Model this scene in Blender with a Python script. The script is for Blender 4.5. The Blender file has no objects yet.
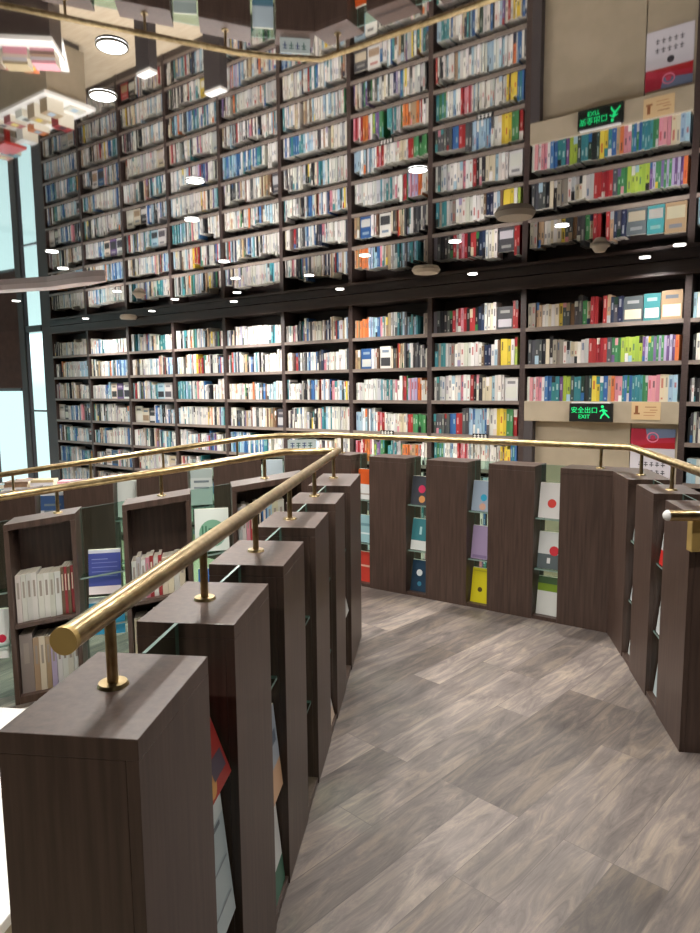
import bpy, math, random
from mathutils import Matrix, Vector

R = random.Random(7)
SC = bpy.context.scene
COL = SC.collection
EYE = 2.33                      # eye height above the lower floor; raised deck is at DECK
DECK = EYE - 1.5
G = 0.948                       # the book wall was measured with a 0.36 m shelf pitch; the real pitch is 0.341 m
CEIL = EYE + 1.06 * G

# ------------------------------------------------------------------ camera, world, exposure
cam_d = bpy.data.cameras.new('camera')
cam = bpy.data.objects.new('camera', cam_d)
COL.objects.link(cam)
cam.matrix_world = (Matrix.Translation((0, 0, EYE)) @ Matrix.Rotation(math.pi / 2 - 0.1183116, 4, 'X')
                    @ Matrix.Rotation(-0.0090825, 4, 'Z'))
cam_d.sensor_fit = 'VERTICAL'
cam_d.sensor_height = 24.0
cam_d.lens = 24.0 * 674.43 / 933.0
cam_d.clip_start = 0.05
SC.camera = cam

world = bpy.data.worlds.new('daylight')
SC.world = world
world.use_nodes = True
wn = world.node_tree.nodes
wl = world.node_tree.links
wn.clear()
wo = wn.new('ShaderNodeOutputWorld')
wb = wn.new('ShaderNodeBackground')
wg = wn.new('ShaderNodeTexCoord')
ws = wn.new('ShaderNodeSeparateXYZ')
wr = wn.new('ShaderNodeValToRGB')
wl.new(wg.outputs['Generated'], ws.inputs[0])
wl.new(ws.outputs['Z'], wr.inputs[0])
wr.color_ramp.elements[0].position = 0.0
wr.color_ramp.elements[0].color = (0.17, 0.22, 0.215, 1)
wr.color_ramp.elements[1].position = 0.22
wr.color_ramp.elements[1].color = (0.88, 0.94, 1.0, 1)
wl.new(wr.outputs[0], wb.inputs[0])
wb.inputs[1].default_value = 6.0
wl.new(wb.outputs[0], wo.inputs[0])

SC.view_settings.view_transform = 'Standard'
SC.view_settings.look = 'None'
SC.view_settings.exposure = 0.0
SC.view_settings.gamma = 1.0
SC.view_settings.use_curve_mapping = False
LAMP_W = 15.0

# ------------------------------------------------------------------ colour and material helpers
def lin(c):
    return tuple((v / 255 / 12.92) if v / 255 <= 0.04045 else ((v / 255 + 0.055) / 1.055) ** 2.4 for v in c)

def mat(name, rgb=(128, 128, 128), rough=0.5, metal=0.0, spec=0.5):
    m = bpy.data.materials.new(name)
    m.use_nodes = True
    b = m.node_tree.nodes['Principled BSDF']
    b.inputs['Base Color'].default_value = (*lin(rgb), 1)
    b.inputs['Roughness'].default_value = rough
    b.inputs['Metallic'].default_value = metal
    b.inputs['Specular IOR Level'].default_value = spec
    return m

def noise_mix(m, c1, c2, scale=(1, 1, 1), nscale=5.0, detail=4, lo=0.35, hi=0.65, bump=0.0):
    nt = m.node_tree
    b = nt.nodes['Principled BSDF']
    tc = nt.nodes.new('ShaderNodeTexCoord')
    mp = nt.nodes.new('ShaderNodeMapping')
    mp.inputs['Scale'].default_value = scale
    nz = nt.nodes.new('ShaderNodeTexNoise')
    nz.inputs['Scale'].default_value = nscale
    nz.inputs['Detail'].default_value = detail
    cr = nt.nodes.new('ShaderNodeValToRGB')
    cr.color_ramp.elements[0].position = lo
    cr.color_ramp.elements[0].color = (*lin(c1), 1)
    cr.color_ramp.elements[1].position = hi
    cr.color_ramp.elements[1].color = (*lin(c2), 1)
    nt.links.new(tc.outputs['Object'], mp.inputs[0])
    nt.links.new(mp.outputs[0], nz.inputs[0])
    nt.links.new(nz.outputs[0], cr.inputs[0])
    nt.links.new(cr.outputs[0], b.inputs['Base Color'])
    if bump:
        bp = nt.nodes.new('ShaderNodeBump')
        bp.inputs['Strength'].default_value = bump
        bp.inputs['Distance'].default_value = 0.002
        nt.links.new(nz.outputs[0], bp.inputs['Height'])
        nt.links.new(bp.outputs[0], b.inputs['Normal'])
    return m

def emit(name, rgb, s):
    m = mat(name, (10, 10, 10))
    b = m.node_tree.nodes['Principled BSDF']
    b.inputs['Emission Color'].default_value = (*lin(rgb), 1)
    b.inputs['Emission Strength'].default_value = s
    return m

M = {}
M['laminate'] = noise_mix(mat('dark_wood_laminate', rough=0.42), (62, 47, 40), (84, 66, 57), (22, 22, 1.2), 3.0, 5, 0.3, 0.7, 0.15)
M['case'] = noise_mix(mat('bookcase_wood', rough=0.5), (50, 38, 36), (64, 50, 47), (1.2, 20, 20), 3.0, 4)
M['lip'] = noise_mix(mat('shelf_edge_wood', rough=0.45), (112, 101, 95), (128, 116, 108), (2, 20, 20), 3.0, 3)
M['crown'] = noise_mix(mat('crown_wood', rough=0.5), (44, 36, 37), (54, 44, 44), (2, 20, 20), 3.0, 3)
M['brass'] = noise_mix(mat('brushed_brass', rough=0.3, metal=1.0), (162, 140, 100), (190, 169, 128), (8, 8, 8), 4.0, 3)
M['plate'] = mat('matt_brass_plate', (190, 160, 96), 0.5, 0.4)
M['beige'] = noise_mix(mat('beige_panel', rough=0.55), (154, 142, 122), (162, 149, 129), (3, 3, 3), 2.0, 2)
M['white'] = mat('white_paint', (232, 230, 226), 0.5)
M['slate'] = mat('dark_column_paint', (58, 52, 54), 0.6)
M['beam'] = noise_mix(mat('brown_beam_panel', rough=0.8, spec=0.2), (78, 54, 50), (86, 60, 55), (4, 4, 4), 2.0, 2)
M['wall'] = mat('warm_grey_wall', (96, 88, 84), 0.7)
M['lowfloor'] = noise_mix(mat('pale_wood_floor', rough=0.35), (196, 178, 152), (214, 198, 172), (1.2, 14, 1), 2.5, 4)
M['frame'] = mat('window_frame_metal', (48, 44, 46), 0.45, 0.2)
M['lampface'] = emit('downlight_diffuser', (255, 253, 248), 14.0)
M['ring'] = mat('downlight_ring', (205, 205, 205), 0.4)
M['speaker'] = mat('speaker_grille', (176, 168, 160), 0.6)
M['track'] = mat('grey_lilac_metal_band', (232, 226, 240), 0.4, 0.0)
M['black'] = mat('black_plastic', (16, 18, 17), 0.4)
M['green'] = emit('exit_sign_green_light', (20, 235, 130), 1.3)
M['redtrim'] = mat('red_lacquer', (196, 52, 44), 0.45)
M['seam'] = mat('mirror_seam', (26, 26, 28), 0.5)

mm = bpy.data.materials.new('mirror_ceiling_panel'); mm.use_nodes = True
b = mm.node_tree.nodes['Principled BSDF']
b.inputs['Metallic'].default_value = 1.0
b.inputs['Roughness'].default_value = 0.025
b.inputs['Base Color'].default_value = (0.56, 0.56, 0.575, 1)
tc = mm.node_tree.nodes.new('ShaderNodeTexCoord')
nz = mm.node_tree.nodes.new('ShaderNodeTexNoise'); nz.inputs['Scale'].default_value = 1.6; nz.inputs['Detail'].default_value = 1
bp = mm.node_tree.nodes.new('ShaderNodeBump'); bp.inputs['Strength'].default_value = 0.05; bp.inputs['Distance'].default_value = 0.01
mm.node_tree.links.new(tc.outputs['Object'], nz.inputs[0])
mm.node_tree.links.new(nz.outputs[0], bp.inputs['Height'])
mm.node_tree.links.new(bp.outputs[0], b.inputs['Normal'])
M['mirror'] = mm

def glass(name, rgb, alpha_mix=0.86, rough=0.02):
    m = bpy.data.materials.new(name); m.use_nodes = True
    nt = m.node_tree; nt.nodes.clear()
    out = nt.nodes.new('ShaderNodeOutputMaterial')
    tr = nt.nodes.new('ShaderNodeBsdfTransparent'); tr.inputs[0].default_value = (*lin(rgb), 1)
    gl = nt.nodes.new('ShaderNodeBsdfGlossy'); gl.inputs['Roughness'].default_value = rough
    fr = nt.nodes.new('ShaderNodeFresnel'); fr.inputs[0].default_value = 1.5
    mx = nt.nodes.new('ShaderNodeMixShader')
    geo = nt.nodes.new('ShaderNodeNewGeometry')
    inv = nt.nodes.new('ShaderNodeMath'); inv.operation = 'SUBTRACT'; inv.inputs[0].default_value = 1.0
    mul = nt.nodes.new('ShaderNodeMath'); mul.operation = 'MULTIPLY'
    nt.links.new(geo.outputs['Backfacing'], inv.inputs[1]); nt.links.new(inv.outputs[0], mul.inputs[0]); nt.links.new(fr.outputs[0], mul.inputs[1])
    nt.links.new(mul.outputs[0], mx.inputs[0]); nt.links.new(tr.outputs[0], mx.inputs[1]); nt.links.new(gl.outputs[0], mx.inputs[2])
    nt.links.new(mx.outputs[0], out.inputs[0])
    return m
M['glass'] = glass('clear_green_tinted_glass', (222, 238, 232))
M['windowglass'] = glass('window_glass', (244, 250, 250))
M['glassedge'] = mat('green_glass_edge', (124, 146, 138), 0.2)

mp_ = bpy.data.materials.new('printed_paper'); mp_.use_nodes = True
b = mp_.node_tree.nodes['Principled BSDF']
at_ = mp_.node_tree.nodes.new('ShaderNodeVertexColor'); at_.layer_name = 'Col'
mp_.node_tree.links.new(at_.outputs[0], b.inputs['Base Color'])
b.inputs['Roughness'].default_value = 0.42
M['print'] = mp_

# raised deck planks
fm = bpy.data.materials.new('grey_brown_vinyl_planks'); fm.use_nodes = True
nt = fm.node_tree; b = nt.nodes['Principled BSDF']
tc = nt.nodes.new('ShaderNodeTexCoord'); mp = nt.nodes.new('ShaderNodeMapping')
mp.inputs['Rotation'].default_value = (0, 0, math.radians(-45.5))
mp.inputs['Location'].default_value = (0.13, 0.05, 0)
nt.links.new(tc.outputs['Object'], mp.inputs[0])
bk = nt.nodes.new('ShaderNodeTexBrick')
bk.offset = 0.37; bk.offset_frequency = 3
bk.inputs['Color1'].default_value = (0, 0, 0, 1); bk.inputs['Color2'].default_value = (1, 1, 1, 1)
bk.inputs['Mortar'].default_value = (0.5, 0.5, 0.5, 1)
bk.inputs['Scale'].default_value = 1.0
bk.inputs['Mortar Size'].default_value = 0.0012
bk.inputs['Brick Width'].default_value = 1.05; bk.inputs['Row Height'].default_value = 0.168
nt.links.new(mp.outputs[0], bk.inputs['Vector'])
# streaks stretched along the plank, offset per plank
mp2 = nt.nodes.new('ShaderNodeMapping'); mp2.inputs['Scale'].default_value = (2.0, 12.0, 1)
nt.links.new(mp.outputs[0], mp2.inputs[0])
addv = nt.nodes.new('ShaderNodeVectorMath'); addv.operation = 'MULTIPLY_ADD'
cmb = nt.nodes.new('ShaderNodeCombineXYZ')
nt.links.new(bk.outputs['Color'], addv.inputs[0]); addv.inputs[1].default_value = (13, 7, 5)
nt.links.new(mp2.outputs[0], addv.inputs[2])
n1 = nt.nodes.new('ShaderNodeTexNoise'); n1.inputs['Scale'].default_value = 1.5; n1.inputs['Detail'].default_value = 6
n1.inputs['Roughness'].default_value = 0.72; n1.inputs['Distortion'].default_value = 0.9
nt.links.new(addv.outputs[0], n1.inputs['Vector'])
n2 = nt.nodes.new('ShaderNodeTexNoise'); n2.inputs['Scale'].default_value = 2.3; n2.inputs['Detail'].default_value = 3
nt.links.new(mp.outputs[0], n2.inputs['Vector'])
cr = nt.nodes.new('ShaderNodeValToRGB')
e = cr.color_ramp.elements
e[0].position = 0.30; e[0].color = (*lin((82, 74, 71)), 1)
e[1].position = 0.70; e[1].color = (*lin((146, 132, 117)), 1)
x = cr.color_ramp.elements.new(0.48); x.color = (*lin((109, 100, 95)), 1)
nt.links.new(n1.outputs[0], cr.inputs[0])
mixp = nt.nodes.new('ShaderNodeMix'); mixp.data_type = 'RGBA'; mixp.blend_type = 'SOFT_LIGHT'
mixp.inputs[0].default_value = 0.5
nt.links.new(cr.outputs[0], mixp.inputs[6]); nt.links.new(bk.outputs['Color'], mixp.inputs[7])
mixq = nt.nodes.new('ShaderNodeMix'); mixq.data_type = 'RGBA'; mixq.blend_type = 'OVERLAY'; mixq.inputs[0].default_value = 0.6
nt.links.new(mixp.outputs[2], mixq.inputs[6]); nt.links.new(n2.outputs[0], mixq.inputs[7])
mixm = nt.nodes.new('ShaderNodeMix'); mixm.data_type = 'RGBA'
nt.links.new(bk.outputs['Fac'], mixm.inputs[0]); nt.links.new(mixq.outputs[2], mixm.inputs[6])
mixm.inputs[7].default_value = (*lin((92, 84, 80)), 1)
nt.links.new(mixm.outputs[2], b.inputs['Base Color'])
b.inputs['Roughness'].default_value = 0.5
M['deck'] = fm

# ------------------------------------------------------------------ mesh helpers
class MB:
    def __init__(s, mats):
        s.v = []; s.f = []; s.mi = []; s.c = []; s.mats = mats; s.smooth = []; s.shear = 0.0
    def face(s, pts, m=0, col=None, smooth=False):
        k = len(s.v); s.v += [tuple(p) for p in pts]
        s.f.append(tuple(range(k, k + len(pts)))); s.mi.append(m); s.c.append(col or (200, 200, 200)); s.smooth.append(smooth)
    def idx(s, verts, faces, m=0, col=None, smooth=False):
        k = len(s.v); s.v += [tuple(p) for p in verts]
        for f in faces:
            s.f.append(tuple(k + i for i in f)); s.mi.append(m); s.c.append(col or (200, 200, 200)); s.smooth.append(smooth)
    def box(s, x0, x1, y0, y1, z0, z1, m=0, col=None, lean=0.0, back=0.0, cols=None, ms=None):
        """lean shifts x with height, back shifts y with height; cols/ms can set -y,+y,-x,+x,-z,+z faces"""
        P = []
        for z in (z0, z1):
            dx = lean * (z - z0); dy = back * (z - z0)
            P += [(x0 + dx, y0 + dy, z), (x1 + dx, y0 + dy, z), (x1 + dx, y1 + dy, z), (x0 + dx, y1 + dy, z)]
        F = [(0, 1, 5, 4), (2, 3, 7, 6), (3, 0, 4, 7), (1, 2, 6, 5), (3, 2, 1, 0), (4, 5, 6, 7)]
        k = len(s.v); s.v += P
        for i, f in enumerate(F):
            s.f.append(tuple(k + j for j in f)); s.mi.append(ms[i] if ms else m)
            s.c.append(cols[i] if cols else (col or (200, 200, 200))); s.smooth.append(False)
    def prism(s, poly, z0, z1, m=0, mside=None, col=None):
        n = len(poly)
        zf0 = z0 if callable(z0) else (lambda x, y: z0)
        zf1 = z1 if callable(z1) else (lambda x, y: z1)
        V = [(x, y, zf0(x, y)) for x, y in poly] + [(x, y, zf1(x, y)) for x, y in poly]
        s.idx(V, [tuple(range(n, 2 * n))], m, col)
        s.idx(V, [tuple(reversed(range(n)))] + [(i, (i + 1) % n, n + (i + 1) % n, n + i) for i in range(n)], m if mside is None else mside, col)
    def cyl(s, c, r, h, n=24, axis='z', m=0, r2=None, col=None, sx=1.0, sy=1.0, caps=True):
        r2 = r if r2 is None else r2
        V = []
        for rr, hh in ((r, 0), (r2, h)):
            for i in range(n):
                a = 2 * math.pi * i / n
                p = (rr * math.cos(a) * sx, rr * math.sin(a) * sy, hh)
                if axis == 'x': p = (hh, p[0], p[1])
                if axis == 'y': p = (p[0], hh, p[1])
                V.append((c[0] + p[0], c[1] + p[1], c[2] + p[2]))
        s.idx(V, [(i, (i + 1) % n, n + (i + 1) % n, n + i) for i in range(n)], m, col, True)
        if caps:
            s.idx(V, [tuple(reversed(range(n))), tuple(range(n, 2 * n))], m, col)
    def tube(s, pts, r, n=16, m=0):
        pts = [Vector(p) for p in pts]
        rings = []
        for i, p in enumerate(pts):
            a = (pts[i] - pts[i - 1]).normalized() if i else None
            b2 = (pts[i + 1] - pts[i]).normalized() if i < len(pts) - 1 else None
            t = ((a or b2) + (b2 or a)).normalized()
            k = 1.0
            if a and b2:
                k = 1.0 / max(0.45, t.dot(a))
            up = Vector((0, 0, 1))
            side = t.cross(up).normalized(); nrm = side.cross(t).normalized()
            rings.append([p + side * (math.cos(2 * math.pi * j / n) * r * k) + nrm * (math.sin(2 * math.pi * j / n) * r) for j in range(n)])
        V = [q for rg in rings for q in rg]
        F = [(i * n + j, i * n + (j + 1) % n, (i + 1) * n + (j + 1) % n, (i + 1) * n + j) for i in range(len(rings) - 1) for j in range(n)]
        s.idx(V, F, m, None, True)
        s.idx(V, [tuple(reversed(range(n))), tuple((len(rings) - 1) * n + j for j in range(n))], m)
    def build(s, name, parent=None, loc=None, rot=0.0, bevel=0.0):
        me = bpy.data.meshes.new(name)
        vs = s.v
        if s.shear:
            vs = [(x, y, z + s.shear * x) for x, y, z in vs]
        me.from_pydata(vs, [], s.f)
        for m in s.mats: me.materials.append(m)
        me.polygons.foreach_set('material_index', s.mi)
        me.polygons.foreach_set('use_smooth', s.smooth)
        if M['print'] in s.mats:
            ca = me.color_attributes.new('Col', 'FLOAT_COLOR', 'CORNER')
            data = []
            for f, c in zip(s.f, s.c):
                data += list((*lin(c), 1.0)) * len(f)
            ca.data.foreach_set('color', data)
        me.update()
        o = bpy.data.objects.new(name, me); COL.objects.link(o)
        if loc is not None: o.location = loc
        o.rotation_euler = (0, 0, rot)
        if parent: o.parent = parent
        if bevel:
            bv = o.modifiers.new('bevel', 'BEVEL'); bv.width = bevel; bv.segments = 2; bv.limit_method = 'ANGLE'
        return o

def tag(o, label, cat, group=None):
    o['label'] = label; o['category'] = cat
    if group: o['group'] = group
    return o
def empty(name, loc, rot=0.0):
    o = bpy.data.objects.new(name, None); COL.objects.link(o)
    o.location = loc; o.rotation_euler = (0, 0, rot); o.empty_display_size = 0.1
    return o
def struct(o):
    o['kind'] = 'structure'; return o

class Frame:
    """a straight run: x along, y outward (left of x), z up"""
    def __init__(s, o, d, z=0.0):
        l = math.hypot(*d); s.d = (d[0] / l, d[1] / l); s.n = (-s.d[1], s.d[0]); s.o = o; s.z = z
        s.rot = math.atan2(s.d[1], s.d[0])
    def p(s, x, y, z=0.0):
        return (s.o[0] + s.d[0] * x + s.n[0] * y, s.o[1] + s.d[1] * x + s.n[1] * y, s.z + z)
    def p2(s, x, y): return s.p(x, y)[:2]

ORD = ['first','second','third','fourth','fifth','sixth','seventh','eighth','ninth','tenth','eleventh','twelfth','thirteenth','fourteenth',
       'fifteenth','sixteenth','seventeenth','eighteenth','nineteenth']
TENS = {2: 'twent', 3: 'thirt', 4: 'fort', 5: 'fift', 6: 'sixt'}
def ordinal(i):
    if i < 20: return ORD[i - 1]
    t, u = divmod(i, 10)
    return TENS[t] + 'ieth' if u == 0 else TENS[t] + 'y-' + ORD[u - 1]

# ------------------------------------------------------------------ the book wall
ANG = 0.62615962
WF = Frame((-5.11259369 * G, 11.7637391 * G), (math.cos(ANG), -math.sin(ANG)))   # WF.n points into the wall
BW = 1.05582811 * G
Z1 = EYE + 0.558 * G
PITCH = 0.36 * G
def SH(k): return Z1 - PITCH * (k - 1)       # top of shelf board k (k=1 top row)
DOOR0, DOOR1 = 8 * BW, 9.926 * G
CROWN0 = EYE + 0.935 * G

# structure
w = MB([M['mirror']])
w.box(-8, 16, -12, 0.6, CEIL, CEIL + 0.05)
struct(w.build('ceiling', loc=WF.p(0, 0, 0), rot=WF.rot))
w = MB([M['lowfloor']]); w.box(-8, 16, -12, 0.6, -0.1, 0.0)
struct(w.build('floor', loc=WF.p(0, 0, 0), rot=WF.rot))
w = MB([M['wall']]); w.box(-0.22, 16, 0.34, 0.44, 0, CEIL)
struct(w.build('wall_back', loc=WF.p(0, 0, 0), rot=WF.rot))
w = MB([M['wall']]); w.box(16, 16.1, -12, 0.6, 0, CEIL)
struct(w.build('wall_right', loc=WF.p(0, 0, 0), rot=WF.rot))
w = MB([M['wall']]); w.box(-8, 16, -12.1, -12, 0, CEIL)
struct(w.build('wall_front', loc=WF.p(0, 0, 0), rot=WF.rot))
w = MB([M['beam']]); w.box(-8, -0.98, 0.0, 0.07, EYE + 0.02, CEIL)
struct(w.build('trim_1', loc=WF.p(0, 0, 0), rot=WF.rot))
w = MB([M['slate']]); w.box(-0.98, -0.80, 0.0, 0.07, 0, CEIL)
struct(w.build('trim_2', loc=WF.p(0, 0, 0), rot=WF.rot))
w = MB([M['slate']]); w.box(-0.25, -0.005, 0.0, 0.07, 0, CEIL)
struct(w.build('trim_3', loc=WF.p(0, 0, 0), rot=WF.rot))
# windows along the outer wall
def window(n, x0, x1, z0, z1, bars, hbars=()):
    r = struct(empty('window_%d' % n, WF.p(x0, 0.04, z0), WF.rot))
    W, H = x1 - x0, z1 - z0
    m = MB([M['frame']])
    m.box(0, 0.025, -0.03, 0.03, 0, H); m.box(W - 0.025, W, -0.03, 0.03, 0, H)
    m.box(0.05, W - 0.05, -0.04, 0.04, 0, 0.06); m.box(0.05, W - 0.05, -0.04, 0.04, H - 0.05, H)
    m.build('window_frame', r)
    for bx in bars:
        q = MB([M['frame']]); q.box(bx, bx + 0.06, -0.035, 0.035, 0.06, H - 0.05); q.build('mullion', r)
    for hz in hbars:
        q = MB([M['frame']]); q.box(0.05, W - 0.05, -0.03, 0.03, hz, hz + 0.03); q.build('transom', r)
    q = MB([M['windowglass']]); q.box(0.05, W - 0.05, -0.005, 0.005, 0.06, H - 0.05); q.build('window_pane', r)
window(1, -0.80, -0.25, 0, CEIL, [], [1.95])
window(2, -8, -0.98, 0, EYE + 0.02, [1.4, 2.9, 4.4, 5.9])
# unseen side window wall, added to let in more daylight
r = struct(empty('window_3', WF.p(-8, -12, 0), WF.rot))
m = MB([M['frame']])
for y in (0, 2.0, 4.0, 6.0, 8.0, 10.0, 12.0): m.box(-0.05, 0.05, y, y + 0.08, 0, CEIL)
m.box(-0.05, 0.05, 0, 12.6, CEIL - 0.25, CEIL); m.box(-0.05, 0.05, 0, 12.6, 0, 0.12)
m.build('window_frame', r)
q = MB([M['windowglass']]); q.box(-0.006, 0.006, 0, 12.6, 0.12, CEIL - 0.25); q.build('window_pane', r)

# bookcases
def bookcase(x0, x1, label, rows, door=False):
    r = tag(empty('bookcase', WF.p(x0, 0, 0), WF.rot), label, 'bookcase', 'tall bookcases along the back wall')
    W = x1 - x0; T = 0.026; D = 0.30
    zb = 0.0
    for a in (0.0, W - T):
        m = MB([M['case']])
        z0_ = (EYE - 0.16) if (door and a > 0 and False) else zb
        m.box(a, a + T, 0.0, D, z0_, CROWN0); m.build('side_panel', r)
    z0_ = SH(3) if door else zb
    m = MB([M['case']]); m.box(T, W - T, D - 0.02, D, z0_, CROWN0); m.build('back_panel', r)
    m = MB([M['crown']]); m.box(0, W, -0.02, D, CROWN0, CEIL - 0.004); m.build('crown_board', r)
    m = MB([M['case']]); m.box(0, W, -0.035, -0.0205, CROWN0, CROWN0 + 0.03); m.build('crown_lip', r)
    for k in rows:
        m = MB([M['case'], M['lip']])
        z = SH(k)
        m.box(T, W - T, 0.004, D - 0.02, z - 0.03, z, 0)
        m.box(T, W - T, -0.002, 0.004, z - 0.034, z + 0.002, 1)
        m.build('shelf', r)
    if not door:
        m = MB([M['case']]); m.box(T, W - T, 0.01, 0.03, 0, SH(9) - 0.034); m.build('plinth', r)
    return r
place_words = ['beside the window, leftmost of all', 'second from the window', 'third from the window', 'fourth from the window', 'fifth from the window',
               'fourth to the left of the doorway', 'third to the left of the doorway', 'second to the left of the doorway', 'next to the doorway on its left']
for i in range(8):
    j = i if i < 4 else i + 1
    bookcase(i * BW, (i + 1) * BW, 'tall dark wooden bookcase bay full of books, ' + place_words[j], range(1, 10))
bookcase(DOOR0, DOOR1, 'wide bookcase bay spanning over the beige doorway', (1, 2), door=True)
bookcase(DOOR1, DOOR1 + BW, 'tall dark bookcase bay just right of the doorway, cut by the photo edge', range(1, 10))
bookcase(DOOR1 + BW, DOOR1 + 2 * BW, 'tall dark bookcase bay second to the right of the doorway', range(1, 10))

# head panel and doors in the wide bay
r = struct(empty('door_1', WF.p(DOOR0 + 0.027, 0, 0), WF.rot))
DW = DOOR1 - DOOR0 - 0.054
m = MB([M['beige']]); m.box(0, DW, 0.0, 0.27, EYE - 0.36 * G, SH(3)); m.build('door_head', r, bevel=0.003)
m = MB([M['slate']]); m.box(0, 0.085, 0.0, 0.27, 0, EYE - 0.36 * G); m.build('door_jamb', r)
m = MB([M['beige']]); m.box(0.085, 0.95, 0.08, 0.12, 0, EYE - 0.36 * G); m.build('door_leaf', r, bevel=0.003)
m = MB([M['beige']]); m.box(0.958, DW, 0.08, 0.12, 0, EYE - 0.36 * G); m.build('door_leaf', r, bevel=0.003)
m = MB([M['frame']]); m.box(0.085, DW, 0.13, 0.14, 0, EYE - 0.36 * G); m.build('door_backing', r)

# ------------------------------------------------------------------ books
PAL = {'white': (226, 224, 218), 'off-white': (212, 208, 198), 'pale grey': (186, 186, 186), 'cream': (214, 200, 170), 'pale blue': (150, 186, 208),
       'blue': (42, 100, 168), 'navy': (36, 48, 82), 'teal': (44, 132, 142), 'black': (34, 34, 38), 'dark grey': (72, 74, 78), 'red': (178, 38, 42),
       'orange': (222, 110, 44), 'yellow': (228, 196, 44), 'pink': (212, 128, 142), 'green': (52, 130, 72), 'lime green': (164, 192, 60),
       'brown': (112, 78, 56), 'tan': (172, 142, 104), 'purple': (106, 76, 138), 'lilac': (168, 156, 192), 'bottle green': (32, 62, 54), 'grey-beige': (150, 140, 124)}
GEN = ['white'] * 12 + ['off-white'] * 9 + ['pale grey'] * 9 + ['cream'] * 4 + ['pale blue'] * 5 + ['blue'] * 3 + ['teal'] * 3 + ['black'] * 5 + ['dark grey'] * 6 + \
      ['red'] * 2 + ['orange', 'yellow', 'pink', 'pink', 'green', 'brown', 'tan', 'tan', 'purple', 'navy', 'navy', 'lilac', 'bottle green']
def jit(c, a=12):
    d = R.uniform(-a, a)
    g = sum(c) / 3
    return tuple(max(5, min(245, (v * 0.8 + g * 0.2) * 0.95 + d + R.uniform(-4, 4))) for v in c)
PAGE = (222, 214, 196)
def book(mb, x, y, z, wd, h, d, cn, lean=0.0, face=False, rich=True):
    c = jit(PAL[cn])
    pg = jit(PAGE, 6)
    mb.box(x, x + wd, y, y + d, z, z + h, cols=[c, pg if not face else c, c, c, c, pg], lean=lean)
    dark = sum(c) < 330
    ink = jit((224, 220, 210), 10) if dark else R.choice([(40, 40, 46), (60, 60, 70), (150, 40, 40), (40, 70, 110), (90, 90, 96)])
    ink = tuple(0.55 * a + 0.45 * b for a, b in zip(ink, c))
    e = 0.0006
    def patch(xa, xb, za, zb, col):
        P = [(x + xa, y - e, z + za), (x + xb, y - e, z + za), (x + xb, y - e, z + zb), (x + xa, y - e, z + zb)]
        mb.face([(px + lean * (pz - z), py, pz) for px, py, pz in P], 0, col)
    if face:
        c2 = jit(PAL[R.choice(['white', 'dark grey', 'tan', 'pale grey', 'cream', 'off-white', 'black'])])
        patch(wd * 0.08, wd * 0.92, h * 0.12, h * R.uniform(0.45, 0.6), c2)
        patch(wd * 0.2, wd * 0.8, h * 0.72, h * 0.84, ink)
        return
    st = R.random()
    if st < 0.6:
        a = R.uniform(0.45, 0.6); bq = min(0.92, a + R.uniform(0.18, 0.36))
        patch(wd * 0.27, wd * 0.73, h * a, h * bq, ink)
        if rich and R.random() < 0.5: patch(wd * 0.3, wd * 0.7, h * 0.08, h * 0.15, ink)
    elif st < 0.85:
        c2 = jit(PAL[R.choice(GEN + ['red', 'teal', 'blue'])])
        k = R.uniform(0.2, 0.4)
        if R.random() < 0.5: patch(0, wd, 0, h * k, c2)
        else: patch(0, wd, h * (1 - k), h * 0.995, c2)
        patch(wd * 0.3, wd * 0.7, h * 0.42, h * 0.58, ink)

# fills one shelf from a list of (fraction where the run ends, colour names, 's' spines or 'f' covers)
def fill(x0, x1, z, spec, emitf, lowest=0.19, highest=0.265, gap=0.02, thick=None):
    W = x1 - x0
    x = x0 + R.uniform(0.004, 0.02)
    si = 0
    hh = R.uniform(lowest, highest)
    n = 0
    while x < x1 - 0.02:
        f = (x - x0) / W
        while si < len(spec) - 1 and f > spec[si][0]: si += 1
        fr, names, kind = spec[si][:3]
        if kind == 'e':
            x = x0 + fr * W + 0.002; si += 1
            if si >= len(spec): break
            continue
        if kind == 'f':
            wd = R.uniform(0.13, 0.17); d = R.uniform(0.02, 0.035); h = R.uniform(0.2, 0.25)
            wd = min(wd, x1 - x - 0.003)
            if wd < 0.09: break
            emitf(x, z, wd, h, d, R.choice(names), 0.0, True, 0.05)
            x += wd + 0.006; continue
        if len(spec[si]) > 3: wd = spec[si][3] * R.uniform(0.92, 1.08)
        else:
            wd = R.choice([0.013, 0.016, 0.02, 0.022, 0.026, 0.032]) * R.uniform(0.9, 1.1) if thick is None else thick * R.uniform(0.85, 1.2)
            if R.random() < 0.22: hh = R.uniform(lowest, highest)
        if x + wd > x1 - 0.003: break
        if len(spec[si]) <= 3 and R.random() < 0.012 and x + 0.1 < x1:
            x += 0.05; continue
        h = hh + R.uniform(-0.006, 0.006)
        emitf(x, z, wd, h, R.uniform(0.13, 0.17), R.choice(names), 0.0, False, R.uniform(0.02, 0.04))
        x += wd + 0.0012
        n += 1
    return n

stuff = MB([M['print']])
def emit_stuff(x, z, wd, h, d, cn, lean, face, y):
    book(stuff, x, y, z, wd, h, d, cn, lean, face, rich=False)

ROWN = ['top', 'second', 'third', 'fourth', 'fifth', 'sixth', 'seventh', 'eighth', 'ninth']
class Single:
    def __init__(s, where, group): s.i = 0; s.where = where; s.group = group
    def __call__(s, x, z, wd, h, d, cn, lean, face, y):
        s.i += 1
        mb = MB([M['print']])
        book(mb, -wd / 2, 0, 0, wd, h, d, cn, lean, face)
        o = mb.build('book', loc=WF.p(x + wd / 2, y, z), rot=WF.rot)
        kind = 'book facing out' if face else 'book'
        tag(o, '%s %s, %s from left, %s' % (cn, kind, ordinal(s.i), s.where), 'book', s.group)

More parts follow.
